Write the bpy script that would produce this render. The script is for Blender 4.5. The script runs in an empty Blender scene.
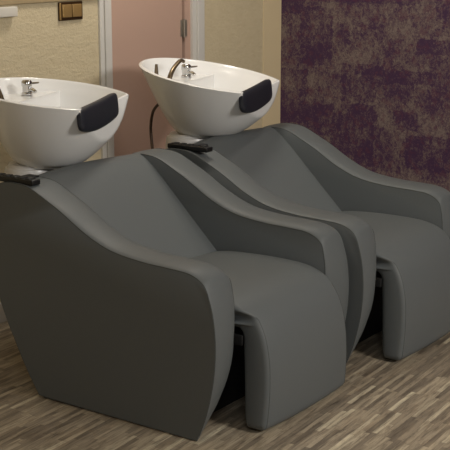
import bpy, bmesh, math, random
from mathutils import Vector, Matrix, noise
random.seed(7)
SC = bpy.context.scene
COL = SC.collection

# ------------------------------------------------------------ camera, world, light, exposure
# X = the way the chairs face, Y = along the back wall, Z = up (metres)
pitch, yaw = math.radians(13.2), math.radians(35.1)
fx, fy = -math.sin(yaw), math.cos(yaw)           # horizontal view direction
cam_d = bpy.data.cameras.new('camera'); cam = bpy.data.objects.new('camera', cam_d); COL.objects.link(cam)
cam.location = (2.2581, -3.0476, 1.62)
fwd = Vector((fx*math.cos(pitch), fy*math.cos(pitch), -math.sin(pitch)))
cam.rotation_euler = fwd.to_track_quat('-Z', 'Y').to_euler()
cam_d.sensor_width = 36; cam_d.lens = 1239/450*36; cam_d.clip_end = 60
SC.camera = cam

SC.view_settings.view_transform = 'Standard'; SC.view_settings.look = 'None'
SC.view_settings.gamma = 1; SC.view_settings.use_curve_mapping = False
SC.view_settings.exposure = 0.08

w = bpy.data.worlds.new('world'); SC.world = w; w.use_nodes = True
w.node_tree.nodes['Background'].inputs[0].default_value = (.98, .98, 1.0, 1)
w.node_tree.nodes['Background'].inputs[1].default_value = 0.30

def area(name, loc, target, size, power, col, sy=None):
    d = bpy.data.lights.new(name, 'AREA'); o = bpy.data.objects.new(name, d); COL.objects.link(o)
    d.shape = 'RECTANGLE' if sy else 'DISK'; d.size = size
    if sy: d.size_y = sy
    d.energy = power; d.color = col; o.location = loc
    o.rotation_euler = (Vector(target)-Vector(loc)).to_track_quat('-Z', 'Y').to_euler()
    return o
WARM = (1.0, .93, .82)
area('ceiling_lamp_front', (3.7, .2, 2.45), (.4, .9, .3), 1.0, 92, (1.0, .97, .92))
area('fill_light_rear', (2.2, -2.6, 2.6), (1.6, -1.2, 0), 1.2, 32, (.96, .98, 1.0))  # unseen fill light, added to lift the dark chair sides
area('ceiling_lamp_centre', (-.2, 1.9, 2.6), (-.2, 1.9, 0), .3, 5, WARM)
area('fill_light_wall', (-.85, 1.1, 2.6), (-1.15, 1.1, 0), .4, 14, WARM)  # unseen light added to brighten the door wall

# ------------------------------------------------------------ helpers
def lin(r, g, b):
    f = lambda c: (c/255/12.92) if c/255 <= .04045 else ((c/255+.055)/1.055)**2.4
    return (f(r), f(g), f(b), 1)

def mat(name, col, rough=.5, metal=0, spec=.5, bump=None, coat=0):
    m = bpy.data.materials.new(name); m.use_nodes = True
    nt = m.node_tree; b = nt.nodes['Principled BSDF']
    b.inputs['Base Color'].default_value = col; b.inputs['Roughness'].default_value = rough
    b.inputs['Metallic'].default_value = metal; b.inputs['Specular IOR Level'].default_value = spec
    b.inputs['Coat Weight'].default_value = coat
    if bump:
        sc_, st, dist = bump
        tc = nt.nodes.new('ShaderNodeTexCoord'); n = nt.nodes.new('ShaderNodeTexNoise')
        n.inputs['Scale'].default_value = sc_; n.inputs['Detail'].default_value = 4
        bp = nt.nodes.new('ShaderNodeBump'); bp.inputs['Strength'].default_value = st; bp.inputs['Distance'].default_value = dist
        nt.links.new(tc.outputs['Object'], n.inputs['Vector']); nt.links.new(n.outputs['Fac'], bp.inputs['Height'])
        nt.links.new(bp.outputs['Normal'], b.inputs['Normal'])
    return m

class NG:
    """little node helper"""
    def __init__(s, m): s.nt = m.node_tree; s.b = s.nt.nodes['Principled BSDF']
    def n(s, t, **kw):
        x = s.nt.nodes.new(t)
        for k, v in kw.items(): setattr(x, k, v)
        return x
    def put(s, sock, v):
        if hasattr(v, 'is_linked') or hasattr(v, 'links'): s.nt.links.new(v, sock)
        else: sock.default_value = v
    def math(s, op, a, b=0, c=None, clamp=False):
        x = s.n('ShaderNodeMath', operation=op, use_clamp=clamp)
        s.put(x.inputs[0], a); s.put(x.inputs[1], b)
        if c is not None: s.put(x.inputs[2], c)
        return x.outputs[0]
    def mix(s, f, a, b, mode='MIX'):
        x = s.n('ShaderNodeMix', data_type='RGBA', blend_type=mode)
        s.put(x.inputs[0], f); s.put(x.inputs[6], a); s.put(x.inputs[7], b)
        return x.outputs[2]
    def noise(s, vec, scale, detail=3, rough=.5, dist=0):
        x = s.n('ShaderNodeTexNoise'); s.nt.links.new(vec, x.inputs['Vector'])
        x.inputs['Scale'].default_value = scale; x.inputs['Detail'].default_value = detail
        x.inputs['Roughness'].default_value = rough; x.inputs['Distortion'].default_value = dist
        return x.outputs['Fac']
    def ramp(s, f, stops, interp='LINEAR'):
        x = s.n('ShaderNodeValToRGB'); x.color_ramp.interpolation = interp
        e = x.color_ramp.elements
        while len(e) < len(stops): e.new(.5)
        for i, (p, c) in enumerate(stops): e[i].position = p; e[i].color = c
        s.put(x.inputs[0], f); return x.outputs[0]
    def sep(s, v):
        x = s.n('ShaderNodeSeparateXYZ'); s.nt.links.new(v, x.inputs[0]); return x.outputs
    def comb(s, a, b, c=0):
        x = s.n('ShaderNodeCombineXYZ'); s.put(x.inputs[0], a); s.put(x.inputs[1], b); s.put(x.inputs[2], c); return x.outputs[0]
    def pos(s):
        return s.n('ShaderNodeNewGeometry').outputs['Position']
    def mapv(s, v, scale):
        x = s.n('ShaderNodeVectorMath', operation='MULTIPLY'); s.nt.links.new(v, x.inputs[0]); x.inputs[1].default_value = scale
        return x.outputs[0]
    def bump(s, h, st, dist):
        x = s.n('ShaderNodeBump'); x.inputs['Strength'].default_value = st; x.inputs['Distance'].default_value = dist
        s.nt.links.new(h, x.inputs['Height']); s.nt.links.new(x.outputs[0], s.b.inputs['Normal'])
    def col(s, c): s.nt.links.new(c, s.b.inputs['Base Color'])

def obj(name, bm, m, parent=None, smooth=True, sharp=None):
    bmesh.ops.recalc_face_normals(bm, faces=bm.faces)
    me = bpy.data.meshes.new(name); bm.to_mesh(me); bm.free()
    o = bpy.data.objects.new(name, me); COL.objects.link(o)
    if m: me.materials.append(m)
    if smooth:
        for p in me.polygons: p.use_smooth = True
        me.set_sharp_from_angle(angle=math.radians(sharp or 40))
    if parent: o.parent = parent
    return o

def tag(o, label=None, cat=None, group=None, kind=None):
    if label: o['label'] = label
    if cat: o['category'] = cat
    if group: o['group'] = group
    if kind: o['kind'] = kind
    return o

def empty(name, loc):
    o = bpy.data.objects.new(name, None); COL.objects.link(o); o.location = loc; o.empty_display_size = .1
    return o

def add_box(bm, x0, x1, y0, y1, z0, z1, bev=0):
    b2 = bmesh.new(); bmesh.ops.create_cube(b2, size=1)
    for v in b2.verts: v.co = Vector(((x0+x1)/2+v.co.x*(x1-x0), (y0+y1)/2+v.co.y*(y1-y0), (z0+z1)/2+v.co.z*(z1-z0)))
    if bev: bmesh.ops.bevel(b2, geom=b2.edges[:], offset=bev, segments=3, affect='EDGES', profile=.5)
    merge(bm, b2)

def merge(bm, b2):
    me = bpy.data.meshes.new('tmp'); b2.to_mesh(me); b2.free(); bm.from_mesh(me); bpy.data.meshes.remove(me)

def box(*a, **k):
    bm = bmesh.new(); add_box(bm, *a, **k); return bm

def catmull(P, n=8):
    P = [Vector(p) for p in P]; out = []
    for i in range(len(P)-1):
        p0 = P[i-1] if i else P[0]*2-P[1]; p1, p2 = P[i], P[i+1]; p3 = P[i+2] if i+2 < len(P) else P[-1]*2-P[-2]
        for k in range(n):
            t = k/n
            out.append(.5*((2*p1)+(p2-p0)*t+(2*p0-5*p1+4*p2-p3)*t*t+(3*p1-p0-3*p2+p3)*t**3))
    out.append(P[-1]); return out

def add_tube(bm, pts, r, seg=10, cap=True):
    rs = r if isinstance(r, (list, tuple)) else [r]*len(pts)
    pts = [Vector(p) for p in pts]; rings = []; ref = None
    for i, p in enumerate(pts):
        t = (pts[min(i+1, len(pts)-1)]-pts[max(i-1, 0)]).normalized()
        if ref is None:
            ref = t.orthogonal().normalized()
        ref = (ref-t*ref.dot(t)).normalized(); b = t.cross(ref)
        rings.append([bm.verts.new(p+(ref*math.cos(a)+b*math.sin(a))*rs[i]) for a in [2*math.pi*k/seg for k in range(seg)]])
    for a, b in zip(rings, rings[1:]):
        for k in range(seg): bm.faces.new((a[k], a[(k+1) % seg], b[(k+1) % seg], b[k]))
    if cap: bm.faces.new(rings[0][::-1]); bm.faces.new(rings[-1])

def tube(pts, r, seg=10):
    bm = bmesh.new(); add_tube(bm, pts, r, seg); return bm

def add_lathe(bm, c, prof, seg=32, axis=Vector((0, 0, 1))):
    q = axis.normalized().to_track_quat('Z', 'Y'); rings = []
    for r, z in prof:
        rings.append([bm.verts.new(Vector(c)+q @ Vector((r*math.cos(a), r*math.sin(a), z))) for a in [2*math.pi*k/seg for k in range(seg)]])
    for a, b in zip(rings, rings[1:]):
        for k in range(seg): bm.faces.new((a[k], a[(k+1) % seg], b[(k+1) % seg], b[k]))
    bm.faces.new(rings[0][::-1]); bm.faces.new(rings[-1])

def loft(rows, closed=True, caps=True):
    """rows: equal-length point lists; each row a closed loop"""
    bm = bmesh.new(); R = [[bm.verts.new(p) for p in r] for r in rows]; n = len(R[0])
    for a, b in zip(R, R[1:]):
        for k in range(n if closed else n-1): bm.faces.new((a[k], a[(k+1) % n], b[(k+1) % n], b[k]))
    if caps == 'xz':
        from mathutils.geometry import tessellate_polygon
        for r in (R[0], R[-1]):
            for tri in tessellate_polygon([[Vector((v.co.x, v.co.z, 0)) for v in r]]):
                try: bm.faces.new([r[i] for i in tri])
                except ValueError: pass
    elif caps: bm.faces.new(R[0][::-1]); bm.faces.new(R[-1])
    return bm

# ------------------------------------------------------------ materials
# leatherette
M_leather = mat('grey_leatherette', lin(96, 100, 101), .50, spec=.32)
g = NG(M_leather); tc = g.n('ShaderNodeTexCoord').outputs['Object']
vor = g.n('ShaderNodeTexVoronoi'); g.nt.links.new(tc, vor.inputs['Vector']); vor.inputs['Scale'].default_value = 420
g.bump(g.math('ADD', vor.outputs['Distance'], g.math('MULTIPLY', g.noise(tc, 6, 2), 6)), .12, .0012)
M_thread = mat('dark_seam', lin(68, 70, 68), .7, spec=.2)
M_black = mat('black_metal', lin(20, 20, 20), .7, 0)
M_plastic = mat('black_plastic', lin(18, 18, 19), .4, spec=.4)
M_gel = mat('dark_blue_gel', lin(26, 28, 38), .5, spec=.5, bump=(60, .1, .002))
M_ceramic = mat('white_ceramic', lin(232, 232, 231), .17, spec=.5)
M_neck = mat('white_pedestal', lin(205, 202, 198), .3)
M_chrome = mat('chrome', lin(200, 200, 200), .12, 1)
M_bronze = mat('aged_metal', lin(120, 105, 85), .28, .9)
M_hose = mat('brown_hose', lin(82, 66, 56), .4, .4)
M_steel = mat('dull_steel', lin(150, 142, 130), .4, .6)
M_brass = mat('antique_brass', lin(158, 128, 80), .4, .4)
M_brass_d = mat('dark_brass', lin(70, 48, 24), .4, .6)
M_white = mat('white_paint', lin(205, 202, 196), .45)
M_whitebox = mat('white_card', lin(205, 200, 190), .6)
M_pink = mat('pink_door_paint', lin(186, 156, 140), .55, spec=.3)
M_gap_shade = mat('gap_shade', lin(60, 36, 22), .8)  # shade of the door gap as a flat dark colour
M_ceil = mat('ceiling_paint', lin(200, 190, 170), .8)
M_trim = mat('tan_trim', lin(158, 140, 108), .6)

# floor: narrow mixed-tone wood strips running along Y
FLOOR_A = math.radians(3.5)
M_floor = mat('strip_laminate', (1, 1, 1, 1), .42, spec=.4)
g = NG(M_floor); P = g.pos(); x, y, z = g.sep(P)
W_, L_ = .019, .21
ca_, sa_ = math.cos(FLOOR_A), math.sin(FLOOR_A)
xr = g.math('ADD', g.math('MULTIPLY', x, ca_), g.math('MULTIPLY', y, sa_)); yr = g.math('SUBTRACT', g.math('MULTIPLY', y, ca_), g.math('MULTIPLY', x, sa_))
x, y = xr, yr; P = g.comb(x, y, 0)
row = g.math('FLOOR', g.math('DIVIDE', x, W_))
wn = g.n('ShaderNodeTexWhiteNoise', noise_dimensions='1D'); g.nt.links.new(row, wn.inputs['W'])
yo = g.math('ADD', g.math('DIVIDE', y, L_), g.math('MULTIPLY', wn.outputs['Value'], 17.3))
colx = g.math('FLOOR', yo)
wn2 = g.n('ShaderNodeTexWhiteNoise', noise_dimensions='2D'); g.nt.links.new(g.comb(row, colx), wn2.inputs['Vector'])
base = g.ramp(wn2.outputs['Value'], [(0, lin(124, 113, 98)), (.25, lin(154, 141, 122)), (.6, lin(172, 158, 136)), (.9, lin(188, 174, 150)), (1, lin(222, 210, 182))])
gr = g.noise(g.mapv(P, (75, 7, 1)), 1.0, 5, .7, .5)
gr2 = g.noise(g.mapv(P, (30, 3.5, 1)), 1.0, 3, .6, .3)
c = g.mix(g.math('MULTIPLY', g.math('SUBTRACT', .56, gr, clamp=True), 3.2, clamp=True), base, lin(72, 60, 50))
c = g.mix(g.math('MULTIPLY', g.math('SUBTRACT', gr2, .52, clamp=True), 2.0, clamp=True), c, lin(184, 165, 138))
fr = g.math('FRACT', g.math('DIVIDE', x, W_)); e1 = g.math('LESS_THAN', fr, .05)
fr2 = g.math('FRACT', yo); e2 = g.math('LESS_THAN', fr2, .01)
c = g.mix(g.math('MULTIPLY', g.math('MAXIMUM', e1, e2), .45), c, lin(60, 48, 38))
g.col(c); g.bump(gr, .15, .001)

# cream textured wall
M_cream = mat('cream_wall', (1, 1, 1, 1), .75, spec=.2)
g = NG(M_cream); P = g.pos()
n1 = g.noise(g.mapv(P, (1, 22, 60)), 1.0, 4, .6, .5)
g.col(g.mix(n1, lin(190, 175, 144), lin(208, 195, 165)))
g.bump(g.math('ADD', n1, g.math('MULTIPLY', g.noise(P, 45, 4, .6, 1.5), 1.2)), .5, .006)
M_cream2 = mat('pale_cream_strip', lin(214, 196, 160), .7, spec=.2)

# purple distressed patchwork wallpaper on the side wall (x along wall, z up)
M_purple = mat('purple_wallpaper', (1, 1, 1, 1), .6, spec=.25)
g = NG(M_purple); P = g.pos()
wob = g.noise(P, 28, 3, .6)
wob2 = g.noise(g.mapv(P, (1, 1, 1.7)), 21, 3, .6)
x, y, z = g.sep(P)
xw = g.math('ADD', x, g.math('MULTIPLY', g.math('SUBTRACT', wob, .5), .05))
zw = g.math('ADD', z, g.math('MULTIPLY', g.math('SUBTRACT', wob2, .5), .05))
def rect(x0, x1, z0, z1):
    a = g.math('MULTIPLY', g.math('GREATER_THAN', xw, x0), g.math('LESS_THAN', xw, x1))
    b = g.math('MULTIPLY', g.math('GREATER_THAN', zw, z0), g.math('LESS_THAN', zw, z1))
    return g.math('MULTIPLY', a, b)
def rects(L):
    o = None
    for r in L:
        q = rect(*r); o = q if o is None else g.math('MAXIMUM', o, q)
    return o
PURPLE_RECTS = 'PR'
dark = rects([(-1.32, -1.12, .93, 1.24), (-1.45, -1.27, .60, .90), (-1.06, -.80, .895, .95), (-1.06, -1.0, .66, .95), (-1.45, -1.30, 1.20, 1.34), (-1.12, -.85, .40, .68),
              (-1.25, -.6, 1.27, 1.33), (-.80, -.50, .86, .93), (-.66, -.40, .42, .60), (-.62, -.30, 1.02, 1.10), (-1.30, -1.10, .55, .72), (-.74, -.60, .62, .72), (-.52, -.3, 1.12, 1.3),
              (-1.0, -.84, .66, .74), (-1.7, 2.5, .02, .30), (-.2, .1, .5, .9), (.2, .8, .8, 1.3), (-.3, .4, 1.35, 1.6), (-1.2, -.7, 1.5, 1.9), (.5, 1.3, 1.5, 2.2), (-.4, .1, 1.9, 2.3), (.9, 1.5, .4, .7)])
patch = g.noise(g.mapv(P, (1, 1, 1)), 5.5, 2, .5)
streak = g.noise(g.mapv(P, (150, 1, 60)), 1.0, 6, .85, 1.2)
blot = g.noise(P, 55, 6, .85, 1.5)
mid = g.noise(g.mapv(P, (1.5, 1, 1)), 24, 3, .6, .8)
ctr = lambda q, k: g.math('MULTIPLY', g.math('SUBTRACT', q, .5), k)
f = g.math('ADD', .61, g.math('ADD', ctr(mid, .55), g.math('ADD', ctr(streak, .75), ctr(blot, 1.25))))
f = g.math('ADD', f, g.math('MULTIPLY', g.math('SUBTRACT', patch, .5), .6))
f = g.math('SUBTRACT', f, g.math('MULTIPLY', dark, .12))
c = g.ramp(f, [(.44, lin(68, 46, 74)), (.53, lin(76, 52, 76)), (.60, lin(98, 82, 84)), (.78, lin(124, 111, 107))])
red = g.math('MULTIPLY', g.math('GREATER_THAN', g.noise(P, 26, 3, .6), .58), .35)
c = g.mix(red, c, lin(92, 52, 68))
g.col(c)

# ------------------------------------------------------------ room
WX, WY = -1.45, 2.76
def struct(name, bm, m):
    return tag(obj(name, bm, m, smooth=False), kind='structure')
struct('floor', box(-1.6, 5.2, -4.6, WY+.15, -.08, 0), M_floor)
struct('ceiling', box(-1.6, 5.2, -4.6, WY+.15, 2.7, 2.8), M_ceil)
D0, D1, DH = 1.317, 1.872, 2.03                     # pink door opening
bm = bmesh.new()
add_box(bm, WX-.12, WX, -4.6, 1.24, 0, 2.7); add_box(bm, WX-.12, WX, 2.02, WY, 0, 2.7); add_box(bm, WX-.12, WX, 1.24, 2.02, DH+.08, 2.7)
struct('wall_back', bm, M_cream)
struct('wall_right', box(WX-.12, 5.2, WY, WY+.12, 0, 2.7), M_purple)
struct('wall_left', box(WX-.12, 5.32, -4.72, -4.6, 0, 2.7), M_cream2)
struct('wall_front', box(5.2, 5.32, -4.6, WY, 0, 2.7), M_cream2)
struct('trim_1', box(WX, WX+.004, 2.585, WY, .09, 2.7), M_cream2)
# door casing: stepped white profile
bm = bmesh.new()
add_box(bm, WX-.12, WX+.012, 1.235, D0, 0, DH+.08, bev=.003); add_box(bm, WX+.012, WX+.022, 1.262, 1.292, 0, DH+.05, bev=.003)
add_box(bm, WX-.12, WX+.012, 1.935, 2.035, 0, DH+.08, bev=.003); add_box(bm, WX+.012, WX+.022, 1.965, 2.0, 0, DH+.05, bev=.003)
add_box(bm, WX-.12, WX+.012, D0, 1.935, DH, DH+.08, bev=.003)
struct('trim_2', bm, M_white)
struct('trim_3', box(WX-.10, WX-.004, 1.888, 1.935, 0, DH), M_pink)
struct('door_gap_shade', box(WX-.11, WX-.035, 1.870, 1.890, 0, DH), M_gap_shade)  # dark strip standing in for the shade between door and jamb
door = struct('door_1', box(WX-.05, WX-.008, D0+.003, D1, .008, DH-.003), M_pink)
hb = bmesh.new()
add_lathe(hb, (WX-.001, 1.880, 1.125), [(.002, -.004), (.0065, 0), (.0065, .088), (.002, .092)], 12)
add_box(hb, WX-.009, WX-.005, 1.858, 1.880, 1.13, 1.21, bev=.001); add_box(hb, WX-.0045, WX-.001, 1.880, 1.905, 1.13, 1.21, bev=.001)
h = obj('hinge', hb, M_steel, door); h['label'] = 'dull metal hinge'
# skirting and top rail
bm = bmesh.new(); add_box(bm, WX, WX+.014, -4.6, 1.235, 0, .09, bev=.003); add_box(bm, WX, WX+.014, 2.035, WY, 0, .09, bev=.003)
struct('baseboard_back', bm, M_white)
struct('baseboard_right', box(WX+.014, 5.2, WY-.014, WY, 0, .09, bev=.003), M_white)
bm = bmesh.new(); add_box(bm, WX, WX+.012, -4.6, 1.235, 1.338, 1.42, bev=.003)
struct('trim_5', bm, M_trim)

# brass double switch
sw = empty('light_switch', (WX, 1.048, 1.295)); tag(sw, 'antique brass double rocker switch on the cream wall above the left basin', 'light switch')
def onw(bm, y0, y1, z0, z1, t0, t1, b): add_box(bm, t0, t1, y0, y1, z0, z1, bev=b)
bm = bmesh.new(); onw(bm, -.076, .076, -.04, .04, 0, .010, .004); o = obj('plate', bm, M_brass_d, sw)
bm = bmesh.new(); onw(bm, -.076, -.066, -.037, .037, .008, .013, .002); obj('rim', bm, M_brass, sw)
for a in (-.061, .004):
    bm = bmesh.new(); onw(bm, a, a+.060, -.027, .029, .008, .016, .003); obj('rocker', bm, M_brass, sw)
# white box end at the left picture edge
bm = box(WX, WX+.03, .46, .70, 1.29, 1.331, bev=.004)
tag(obj('wall_box', bm, M_whitebox), 'flat white box on the cream wall, left of the brass switch', 'box')

# ------------------------------------------------------------ washing chair
CW = .86
SIDE = [(-.70, .008), (-.752, .09), (-.80, .178), (-.875, .334), (-.905, .5), (-.912, .65), (-.89, .735), (-.84, .770), (-.76, .773), (-.705, .762), (-.64, .732), (-.57, .697), (-.46, .634), (-.35, .592), (-.22, .574),
        (-.10, .569), (-.02, .562), (.032, .535), (.055, .485), (.070, .42), (.077, .33), (.068, .22), (.040, .10), (.004, .004)]
def arm(parent, mirror):
    P2 = catmull([(a, 0, b) for a, b in SIDE], 5)
    n = len(P2)
    # normals
    N = []
    for i in range(n):
        t = P2[min(i+1, n-1)]-P2[max(i-1, 0)]; t.normalize(); N.append(Vector((-t.z, 0, t.x)))
    th = .141
    rowsdef = [(0, 0), (.0015, .002), (.007, .0055), (.02, .010), (.045, .014), (.076, .016), (.106, .014), (.124, .009), (.135, .003), (.1397, -.002), (th, -.006)]
    rows = []
    for v, d in rowsdef:
        r = []
        for p, nn in zip(P2, N):
            k = min(1, max(0, (p.z-.01)/.12))
            if p.x < -.45 and p.z > .25: k *= max(.25, min(1, 1-(-.45-p.x)/.3*.75))
            if p.x < -.69 and p.z <= .7: k *= .6
            if p.x > 0 and p.z < .53: k *= .55
            q = p+nn*d*k
            if p.x > -.1 and p.z < .32: q.x -= .09*((.32-p.z)/.32)**2*(v/th)**1.4
            if p.x > -.05 and p.z < .53: q.x -= .026*(v/th)**2.5*min(1, (.53-p.z)/.2)
            r.append(Vector((q.x, (CW-v) if mirror else v, q.z)))
        rows.append(r)
    o = obj('armrest', loft(rows), M_leather, parent, sharp=50)
    # stitched seams along both edges (outer and inner)
    a = 0
    for vi in (1, 9):
        pts = [q for q in rows[vi][2 if vi == 1 else 30:-1]]
        obj('seam', tube(pts, .0013, 6), M_thread, o)
    # glide strip under the panel
    obj('plinth', box(-.67, -.15, (CW-.13) if mirror else .012, (CW-.012) if mirror else .13, 0, .010), M_black, o, smooth=False)
    return o

def soft_rows(prof, v0, v1, r, bulge, n=10, gfun=None):
    P2 = [Vector(p) for p in prof]; m = len(P2); N = []
    for i in range(m):
        t = P2[(i+1) % m]-P2[i-1]; t.normalize(); N.append(Vector((-t.z, 0, t.x)))
    defs = [(0, -r), (r*.12, -r*.62), (r*.35, -r*.28), (r*.7, -r*.06), (r, 0)]
    L = [(v0+a, d) for a, d in defs]
    for i in range(1, n): L.append((v0+r+(v1-v0-2*r)*i/n, None))
    L += [(v1-a, d) for a, d in defs[::-1]]
    rows = []
    for v, d in L:
        if d is None: d = bulge*math.sin(math.pi*(v-v0)/(v1-v0))
        row = []
        for p, nn in zip(P2, N):
            q = p+nn*d; q = Vector((q.x, v, q.z))
            if gfun: q = gfun(q, (v-v0)/(v1-v0))
            row.append(q)
        rows.append(row)
    return rows

def make_chair(loc, label):
    t = empty('washing_chair', loc); tag(t, label, 'salon chair', 'grey salon washing chairs')
    arm(t, False); arm(t, True)
    # seat cushion rolling over into the front leg panel
    top = catmull([(-.47, 0, .395), (-.43, 0, .432), (-.36, 0, .448), (-.22, 0, .456), (-.08, 0, .455), (.0, 0, .447), (.062, 0, .425), (.107, 0, .385), (.140, 0, .325), (.160, 0, .24), (.166, 0, .14), (.162, 0, .042), (.156, 0, .020)], 5)
    low = catmull([(.142, 0, .011), (.104, 0, .012), (.076, 0, .028), (.064, 0, .16), (.055, 0, .27), (.045, 0, .335), (-.02, 0, .352), (-.25, 0, .35), (-.45, 0, .35)], 3)
    def leg_shape(q, s):
        # the leg panel narrows a little towards the floor
        k = max(0, (.33-q.z)/.33)
        q.y += (.5-s)*.004*k
        if q.x > -.02:
            m = min(1, max(0, (.425-q.z)/.04)); m = m*m*(3-2*m)*min(1, (q.x+.02)/.05)
            q.y += (.012+.085*max(0, q.z-.02))*m*((1-min(1, s*2.2)) if s < .5 else -.12*(1-min(1, (1-s)*2.2)))
        return q
    rows = soft_rows(top+low, .152, .712, .019, .008, 12, leg_shape)
    so = obj('seat', loft(rows, caps='xz'), M_leather, t, sharp=80)
    for ri in (3, len(rows)-4):
        pts = [p+Vector((.0, 0, 0)) for p in rows[ri][34:60]]
        obj('seam', tube(pts, .0009, 6), M_thread, so)
    # backrest with its rounded head deck behind the ridge
    bp = catmull([(-.40, 0, .395), (-.425, 0, .430), (-.56, 0, .562), (-.70, 0, .700), (-.765, 0, .755), (-.81, 0, .775), (-.87, 0, .772), (-.94, 0, .745), (-1.01, 0, .715), (-1.06, 0, .69), (-1.085, 0, .66), (-1.06, 0, .5), (-.97, 0, .30), (-.86, 0, .12), (-.78, 0, .03)], 5)
    bp += [Vector((-.60, 0, .03)), Vector((-.5, 0, .2))]
    def deck(q, s):
        gg = .12+.88*math.sin(math.pi*min(1, max(0, s)))**.95
        if q.x < -.80: q.x = -.80+(q.x+.80)*gg
        if q.x < -.80 and q.z < .7: pass
        return q
    rows = []
    for i in range(25):
        s = i/24; v = .10+s*(.66)
        rows.append([deck(Vector((p.x, v, p.z)), s) for p in bp])
    obj('backrest', loft(rows), M_leather, t, sharp=55)
    # black steel under-frame and leg-rest linkage
    bm = bmesh.new(); add_box(bm, -.56, -.10, .19, .67, .0, .30, bev=.004); obj('base_frame', bm, M_black, t)
    for v in (.185, .66):
        bm = bmesh.new(); add_box(bm, -.02, .055, v, v+.012, .29, .325, bev=.002)
        obj('linkage', bm, M_black, t)
    # black clip at the foot of the basin pedestal
    return t

C1 = make_chair((0, 0, 0), 'grey leatherette washing chair nearest the camera, its whole dark outer side showing')
C2 = make_chair((.045, .885, 0), 'grey leatherette washing chair next to the purple wallpaper, behind the other chair')

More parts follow.
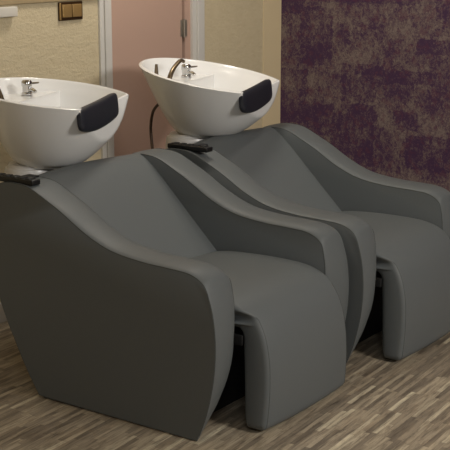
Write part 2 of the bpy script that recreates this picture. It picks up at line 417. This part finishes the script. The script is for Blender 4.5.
# ------------------------------------------------------------ wash basin
RB = .312                                    # rim radius
NA = math.radians(46.5)                        # half angle of the neck notch
CH = RB*math.cos(NA)                         # distance of the notch face from the centre
OUT = [(.36, .004), (.385, .012)]
def r_out(f): return .325+.675*max(0, f)**.68
def make_basin(loc, label, tilt, rot, hgt):
    t = empty('wash_basin', loc); t.rotation_euler = (0, 0, rot); tag(t, label, 'wash basin', 'white shampoo basins')
    def rim_z(x): return hgt-tilt*x
    nth = 180; ths = [2*math.pi*i/nth for i in range(nth)]
    ths = sorted(set(ths+[(s_*(NA+math.radians(k))) % (2*math.pi) for s_ in (1, -1) for k in (-1.0, -.3, 0, .3)]))
    nz = 22; rows = []
    for th in ths:
        c_, s_ = math.cos(th), math.sin(th)
        cut = CH/c_ if c_ > .3 else 9
        dip = .014*max(0, 1-(abs(math.atan2(s_, c_))/NA)**2)
        top = rim_z(RB*c_ if cut > RB else CH)-dip
        sx = -.035
        def P(r, z):
            k = (1-min(1, max(0, z/top)))**1.6; return Vector((r*c_+sx*k, r*s_, z))
        pts = [P(RB*r, z) for r, z in OUT[:2]]
        for q in range(nz+1):
            f = .05+.95*q/nz; z = f*(top-.004)
            r = RB*r_out(f)
            pc = cut+.08*(top-z)/max(c_, .5)-.012*(q/nz)**6
            pts.append(P(min(r, pc), z))
        ro = min(RB, cut-.012)
        for d, dz in ((.001, .0), (-.004, .004), (-.010, .004), (-.015, -.001), (-.018, -.008)): pts.append(P(ro+d, top-.004+dz))
        ri = ro-.019
        for q in range(1, 13):
            f = q/12; z = (top-.012)*(1-f)+.045*f
            r = min(RB*r_out(z/(top-.004))-.019, ri+.08*(top-z)/max(c_, .5) if c_ > .3 else 9)-.05*max(0, f-.8)
            pts.append(P(max(r, .03), z))
        rows.append(pts)
    bm = bmesh.new(); V = [[bm.verts.new(p) for p in r] for r in rows]; m = len(V[0])
    for i in range(len(V)):
        a, b = V[i], V[(i+1) % len(V)]
        for j in range(m-1): bm.faces.new((a[j], a[j+1], b[j+1], b[j]))
    bm.faces.new([r[0] for r in V]); bm.faces.new([r[-1] for r in V][::-1])
    bowl = obj('bowl', bm, M_ceramic, t, sharp=42)
    bm = bmesh.new(); add_lathe(bm, (-.02, 0, .045), [(.001, 0), (.026, 0), (.026, .004), (.018, .006), (.001, .006)], 20); obj('drain', bm, M_chrome, bowl)
    # white pedestal neck
    rows = []
    for z, rx, ry in ((-.085, .100, .096), (-.075, .103, .098), (-.012, .097, .093), (-.002, .094, .090), (.001, .086, .082), (.014, .080, .078)):
        rows.append([Vector((-.095+rx*math.cos(a), -.05+ry*math.sin(a), z)) for a in [2*math.pi*k/48 for k in range(48)]])
    obj('pedestal', loft(rows), M_neck, t)
    # gel neck cushion lying against the notch face and over its lip
    rows = []; n = 28; hw = RB*math.sin(NA)
    ya, yb = -hw*1.0, hw*.50; ym, yh = (ya+yb)/2, (yb-ya)/2
    for i in range(n+1):
        e = -1+2*i/n; y = ym+yh*e; k = (1-abs(e)**8)**.5 if abs(e) < 1 else 0
        zt = rim_z(CH)-.006*(1-(y/hw)**2)+.014; zb = zt-.104+.020*(e*e if e < 0 else e*e*.5)
        zc, hz = (zt+zb)/2, (zt-zb)/2; sec = []
        for q in range(24):
            a = 2*math.pi*q/24; ca, sa = math.cos(a), math.sin(a)
            sg = lambda c0, p_: math.copysign(abs(c0)**p_, c0)
            z = zc+hz*sg(sa, .6)*(.72+.28*k)
            x = CH-.014+.08*(zt-z)+sg(ca, .7)*.017*(.45+.55*k)
            sec.append(Vector((x, y, z+.09*y+.006)))
        rows.append(sec)
    o = obj('neck_cushion', loft(rows), M_gel, t, sharp=60); o['label'] = 'black-blue gel neck cushion in the basin notch'
    # tap deck at the back inside the bowl
    zd = hgt-.028; rows = []
    arc = [math.pi/2+math.radians(22)+(math.pi-math.radians(44))*k/24 for k in range(25)]
    for z, ins in ((zd-.06, .012), (zd-.012, .012), (zd-.004, .012), (zd, .016)):
        rows.append([Vector(((RB*r_out(z/rim_z(RB*math.cos(a)))-ins)*math.cos(a), (RB*r_out(z/rim_z(RB*math.cos(a)))-ins)*math.sin(a), z)) for a in arc])
    obj('tap_deck', loft(rows), M_ceramic, bowl, sharp=40)
    mx, my, mz = -.165, .085, zd
    bm = bmesh.new(); add_lathe(bm, (mx, my, mz), [(.021, 0), (.023, .004), (.022, .010), (.018, .013), (.018, .034), (.021, .038), (.021, .054), (.016, .060), (.004, .061)], 24)
    f = obj('mixer_tap', bm, M_chrome, t)
    obj('spout', tube([(mx, my, mz+.022), (mx+.03, my-.01, mz+.024), (mx+.045, my-.014, mz+.016)], [.010, .009, .008], 12), M_chrome, f)
    obj('lever', tube([(mx+.01, my+.006, mz+.047), (mx+.045, my+.018, mz+.050)], [.0045, .0035], 8), M_chrome, f)
    return t, zd

BZ = .758
t1, zd1 = make_basin((-1.0, .456, BZ-.012), 'white ceramic shampoo basin behind the nearest chair, below the brass switch', .118, math.radians(16.5), .284)
t2, zd2 = make_basin((-.890, 1.352, BZ), 'white ceramic shampoo basin nearer the purple wall, brown hose hanging under it', .185, math.radians(13.5), .265)
t2.scale = (1.05, 1.05, 1)
pts = catmull([(-.165, -.10, zd2-.01), (-.163, -.082, zd2+.03), (-.158, -.05, zd2+.062), (-.15, -.01, zd2+.085), (-.145, .015, zd2+.080)], 6)
n = len(pts); o = obj('hand_shower', tube(pts, [.0115-.004*i/n for i in range(n)], 12), M_bronze, t2); o['label'] = 'aged metal hand shower arching over the rim'
obj('shower_collar', tube([(-.165, -.10, zd2-.006), (-.165, -.10, zd2+.006)], .015, 16), M_chrome, t2)
obj('shower_holder', tube([(-.212, -.115, zd2), (-.212, -.115, zd2+.02), (-.212, -.115, zd2+.078)], [.011, .010, .0055], 12), M_bronze, t2)
pts = catmull([(-.115, -.205, zd1), (-.125, -.20, zd1+.03), (-.145, -.195, zd1+.075)], 5)
n = len(pts); obj('hand_shower', tube(pts, [.013-.005*i/n for i in range(n)], 12), M_bronze, t1)
hz = catmull([(-.20, -.07, .16), (-.238, -.09, .11), (-.258, -.078, .04), (-.255, -.08, -.02), (-.235, -.11, -.08), (-.22, -.13, -.2), (-.24, -.12, -.4)], 8)
h = obj('hose', tube(hz, .0065, 10), M_hose, t2); h['label'] = 'dark brown flexible hose'

# black clips at the pedestal feet, lying on the chair deck
def clip(parent, label):
    bm = bmesh.new(); add_box(bm, -.10, .10, -.022, .022, 0, .020, bev=.005)
    for k in range(5): add_box(bm, -.085+.036*k, -.062+.036*k, -.016, .016, .018, .023, bev=.002)
    add_box(bm, -.03, .02, .02, .10, -.004, .012, bev=.004)
    return obj('clip', bm, M_plastic, parent)
for t, c in ((C1, (-.805, .030, .771)), (C2, (-.745, .030, .773))):
    o = clip(t, ''); o.location = c; o['label'] = 'black plastic clip'
